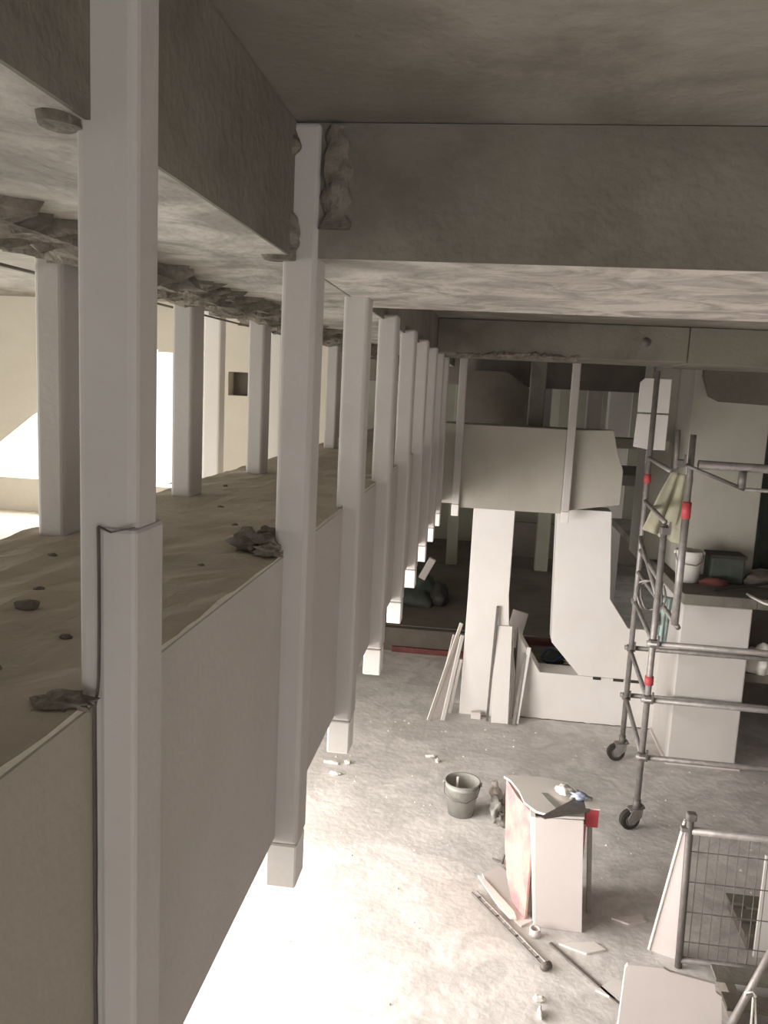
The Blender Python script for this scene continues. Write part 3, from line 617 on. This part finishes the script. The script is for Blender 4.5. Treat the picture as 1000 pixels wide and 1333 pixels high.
path('handle', [(0.06, 0.17, 0.012), (0.09, 0.22, 0.02), (0.14, 0.21, 0.02), (0.19, 0.18, 0.015)], 0.013, m_grey, sw)
lump('wrapping', (0.11, 0.17, 0.006), (0.05, 0.03, 0.02), mat('pale_blue_film', (0.48, 0.54, 0.70), rough=0.4), sw, seed=4, amp=0.7)
lump('wrapping', (0.02, 0.24, 0.0), (0.05, 0.05, 0.025), m_boardw, sw, seed=6, amp=0.8)

o = path('wire_hook', [(0.22, 5.50, 0.012), (0.29, 5.46, 0.012), (0.30, 5.43, 0.10), (0.35, 5.42, 0.17), (0.355, 5.44, 0.02), (0.34, 5.40, 0.012)], 0.008, m_dsteel); tag(o, 'bent steel wire standing left of the board stack', 'wire')
# ladder-like metal profile on the floor
lv = empty('metal_profile', (0.31, 4.72, 0), 'slotted metal profile lying on the floor left of the board stack', 'metal profile')
a = Vector((0.10-0.31, 5.06-4.72, 0.02)); b = Vector((0.53-0.31, 4.43-4.72, 0.02)); d = (b-a).normalized(); s = Vector((-d.y, d.x, 0))
for k in (-1, 1): tube('rail', a+s*0.018*k, b+s*0.018*k, 0.008, m_steel if k > 0 else m_dsteel, lv, n=8)
for k in range(10):
    c = a.lerp(b, 0.08+0.09*k); tube('web', c-s*0.02, c+s*0.02, 0.006, m_boardw if k % 3 else m_dsteel, lv, n=6)
tube('end_cap', b-s*0.03, b+s*0.03, 0.022, m_dsteel, lv, n=10)
o = empty('pipe_elbow', (0.48, 4.72, 0), 'short pale pipe elbow on the floor at the foot of the board stack', 'pipe')
lathe('pipe_ring', [(0.024, 0), (0.034, 0), (0.034, 0.05), (0.024, 0.05), (0.022, 0.03), (0.022, 0.003)], m_board, o, n=18)
o = bx('shadow_strip', -0.012, 0.012, 0, 0.62, 0, 0.012, m_dsteel, bev=0.003); o.location = (0.57, 4.66, 0); o.rotation_euler = (0, 0, math.radians(-142)); tag(o, 'dark strip put in for the shadow streak on the floor in front of the board stack', 'timber')  # solid strip shaped and coloured as a cast shadow streak
def scrap(name, pts, z, m, label, grp=None, tilt=0.0, th=0.012):
    bm = bmesh.new(); A = [bm.verts.new((x, y, z+tilt*(x-pts[0][0]))) for x, y in pts]; Bv = [bm.verts.new((v.co.x, v.co.y, v.co.z+th)) for v in A]
    bm.faces.new(A[::-1]); bm.faces.new(Bv); n = len(A)
    for i in range(n): bm.faces.new((A[i], A[(i+1) % n], Bv[(i+1) % n], Bv[i]))
    bmesh.ops.recalc_face_normals(bm, faces=bm.faces); return tag(link(name, bm, m), label, 'board scrap', grp)
scrap('board_scrap', [(0.15, 5.30), (0.28, 5.42), (0.36, 5.30), (0.46, 5.08), (0.47, 4.85), (0.40, 4.78), (0.26, 4.95)], 0.0, m_board, 'large white board scrap on the floor left of the board stack', 'white board scraps on the floor')
scrap('board_scrap', [(0.12, 5.25), (0.17, 5.22), (0.36, 4.90), (0.37, 4.83), (0.33, 4.83), (0.24, 4.98)], 0.014, m_white, 'narrow white strip on top of the large floor scrap', 'white board scraps on the floor')
scrap('board_scrap', [(0.62, 4.66), (0.84, 4.72), (0.90, 4.66), (0.78, 4.60)], 0.0, m_white, 'flat pale scrap in front of the board stack', 'white board scraps on the floor')
scrap('board_scrap', [(0.98, 4.98), (1.18, 5.05), (1.20, 4.99), (1.08, 4.94)], 0.0, m_board, 'pale scrap right of the board stack', 'white board scraps on the floor')
scrap('board_scrap', [(0.80, 4.30), (0.92, 4.42), (1.02, 4.36), (0.94, 4.22)], 0.0, m_white, 'torn white scrap left of the foreground panel', 'white board scraps on the floor')
for k, (x, y, sx, sy, l) in enumerate([(0.475, 4.16, 0.035, 0.012, 'small white dollop on the floor at the bottom, upper one of two'), (0.475, 4.06, 0.012, 0.04, 'small elongated white dollop on the floor at the bottom, lower one of two'),
      (-1.19, 6.72, 0.07, 0.02, 'white plaster crumbs by the foot of the third fin'), (-1.12, 6.52, 0.05, 0.018, 'thin white plaster flake below the third fin'), (-1.05, 6.75, 0.025, 0.03, 'white plaster lump right of the crumbs near the third fin'),
      (-0.34, 7.05, 0.045, 0.02, 'white plaster lump on the floor beyond the grey bucket, left one'), (-0.27, 6.97, 0.02, 0.03, 'small white plaster lump on the floor beyond the grey bucket, right one')]):
    o = lump('plaster_lump', (x, y, -0.001), (sx, sy, 0.014), m_boardw, None, seed=k+20, amp=0.6); tag(o, l, 'debris', 'white plaster lumps on the floor')
bm = bmesh.new()
for k in range(420):
    x = rnd.uniform(-1.6, 3.4); y = rnd.uniform(3.6, 9.5) if k % 3 else rnd.gauss(7.9, 0.25)
    s_ = rnd.choice([0.004, 0.006, 0.009, 0.014]); a = rnd.uniform(0, 3)
    if (0.0 < x < 0.95 and 4.3 < y < 5.6) or (x > 1.05 and y < 5.4) or (y > 7.35 and x > 1.7) or y > 7.85: continue
    vs = [bm.verts.new((x+s_*math.cos(a+t)*rnd.uniform(0.6, 1.4), y+s_*math.sin(a+t)*rnd.uniform(0.6, 1.4), 0.0)) for t in (0, 1.6, 3.1, 4.7)]
    top = bm.verts.new((x, y, s_*0.8))
    for i in range(4): bm.faces.new((vs[i], vs[(i+1) % 4], top))
o = link('plaster_grit', bm, m_white); tag(o, 'scattered plaster grit over the dusty floor', 'debris', kind='stuff')

# ---------------------------------------------------------------- mesh barrier, boards, prop at lower right
fn = empty('mesh_barrier', (1.30, 4.6, 0), 'grey wire mesh site barrier standing at lower right', 'barrier')
LX = 1.35
tube('frame_post', (0.012, 0, 0.0), (-0.012, 0, 0.97), 0.021, m_dsteel, fn)
tube('frame_post', (LX, 0, 0.0), (LX, 0, 0.90), 0.021, m_dsteel, fn)
tube('top_rail', (0, 0, 0.865), (LX, 0, 0.865), 0.023, m_steel, fn)
tube('bottom_rail', (0.01, 0, 0.05), (LX, 0, 0.05), 0.020, m_dsteel, fn)
for k in range(24): tube('vertical_wire', (0.055*k+0.06, 0, 0.06), (0.055*k+0.05, 0, 0.85), 0.0028, m_dsteel, fn, n=5)
for z in (0.17, 0.36, 0.55, 0.74): tube('horizontal_wire', (0.0, -0.004, z), (LX, -0.004, z), 0.0035, m_dsteel, fn, n=5)
bx('hook', -0.035, 0.02, -0.025, 0.025, 0.93, 0.975, m_dsteel, fn, bev=0.008); bx('clip', -0.06, -0.01, -0.02, 0.02, 0.86, 0.885, m_steel, fn, bev=0.004)
# board leaning behind the barrier post
bm = bmesh.new()
P4 = [Vector((1.17, 4.72, 0.0)), Vector((1.275, 4.64, 0.90)), Vector((1.30, 4.64, 0.88)), Vector((1.33, 4.66, 0.0))]
A = [bm.verts.new(p) for p in P4]; Bv = [bm.verts.new(p+Vector((-0.004, 0.022, 0))) for p in P4]
bm.faces.new(A[::-1]); bm.faces.new(Bv)
for i in range(4): bm.faces.new((A[i], A[(i+1) % 4], Bv[(i+1) % 4], Bv[i]))
bmesh.ops.recalc_face_normals(bm, faces=bm.faces)
ld = link('tapered_board', bm, m_board); tag(ld, 'tapering grey board leaning against the left post of the mesh barrier', 'board')
tube('board_edge', P4[0]+Vector((-0.006, 0, 0.005)), P4[1]+Vector((-0.006, 0, 0)), 0.008, m_boardw, ld, n=6)['label'] = 'bright white board edge'
o = prism('foreground_panel', [(0.865, 0.0), (1.40, 0.0), (1.365, 0.31), (1.335, 0.33), (1.325, 0.375), (1.10, 0.41), (1.07, 0.425), (0.885, 0.42), (0.875, 0.40)], 3.98, 4.0, 'Y', m_board, bev=0.002); tag(o, 'pale board with notched corner standing in the bottom right foreground', 'board')
for x, y, z0, z1, wd, l in ((1.86, 4.78, 0.30, 0.66, 0.14, 'white board standing behind the mesh barrier at the right edge'),):
    o = bx('standing_board', x-wd/2, x+wd/2, y, y+0.02, 0, z1, m_white, bev=0.002); tag(o, l, 'board')
pl = empty('timber_pallet', (2.05, 4.75, 0), 'low dark pallet behind the mesh barrier', 'pallet')
for k in range(3): bx('deck_board', -0.3, 0.6, 0.10+0.16*k, 0.20+0.16*k, 0.08, 0.10, m_beam, pl)
for k in range(3): bx('bearer', -0.28+0.4*k, -0.20+0.4*k, 0.10, 0.52, 0, 0.08, m_brown, pl)
pl2 = empty('low_bench', (1.70, 4.25, 0), 'low grey trestle in front of the mesh barrier, bottom right', 'trestle')
bx('top_board', -0.25, 0.6, 0.1, 0.22, 0.12, 0.14, m_beam, pl2); bx('top_board', -0.25, 0.6, -0.12, 0.0, 0.12, 0.14, m_beam_d, pl2)
for x in (-0.2, 0.45): bx('leg', x, x+0.05, -0.12, 0.22, 0, 0.12, m_brown, pl2)
pr = empty('tube_prop', (1.36, 3.97, 0), 'pale steel tube slanting across the bottom right corner, cord tied round it', 'tube')
tube('tube', (-0.06, -0.10, 0.0), (0.36, 0.12, 0.83), 0.019, m_steel, pr)
path('cord', [(0.12, 0.0, 0.33), (0.10, -0.03, 0.38), (0.13, -0.04, 0.40), (0.155, -0.02, 0.36), (0.14, 0.03, 0.34), (0.12, 0.0, 0.37)], 0.006, m_boardw, pr)
path('cord', [(0.14, -0.03, 0.36), (0.145, -0.035, 0.2), (0.13, -0.03, 0.03)], 0.006, m_boardw, pr)
path('cord', [(0.15, -0.02, 0.36), (0.17, -0.03, 0.2), (0.165, -0.02, 0.03)], 0.006, m_boardw, pr)
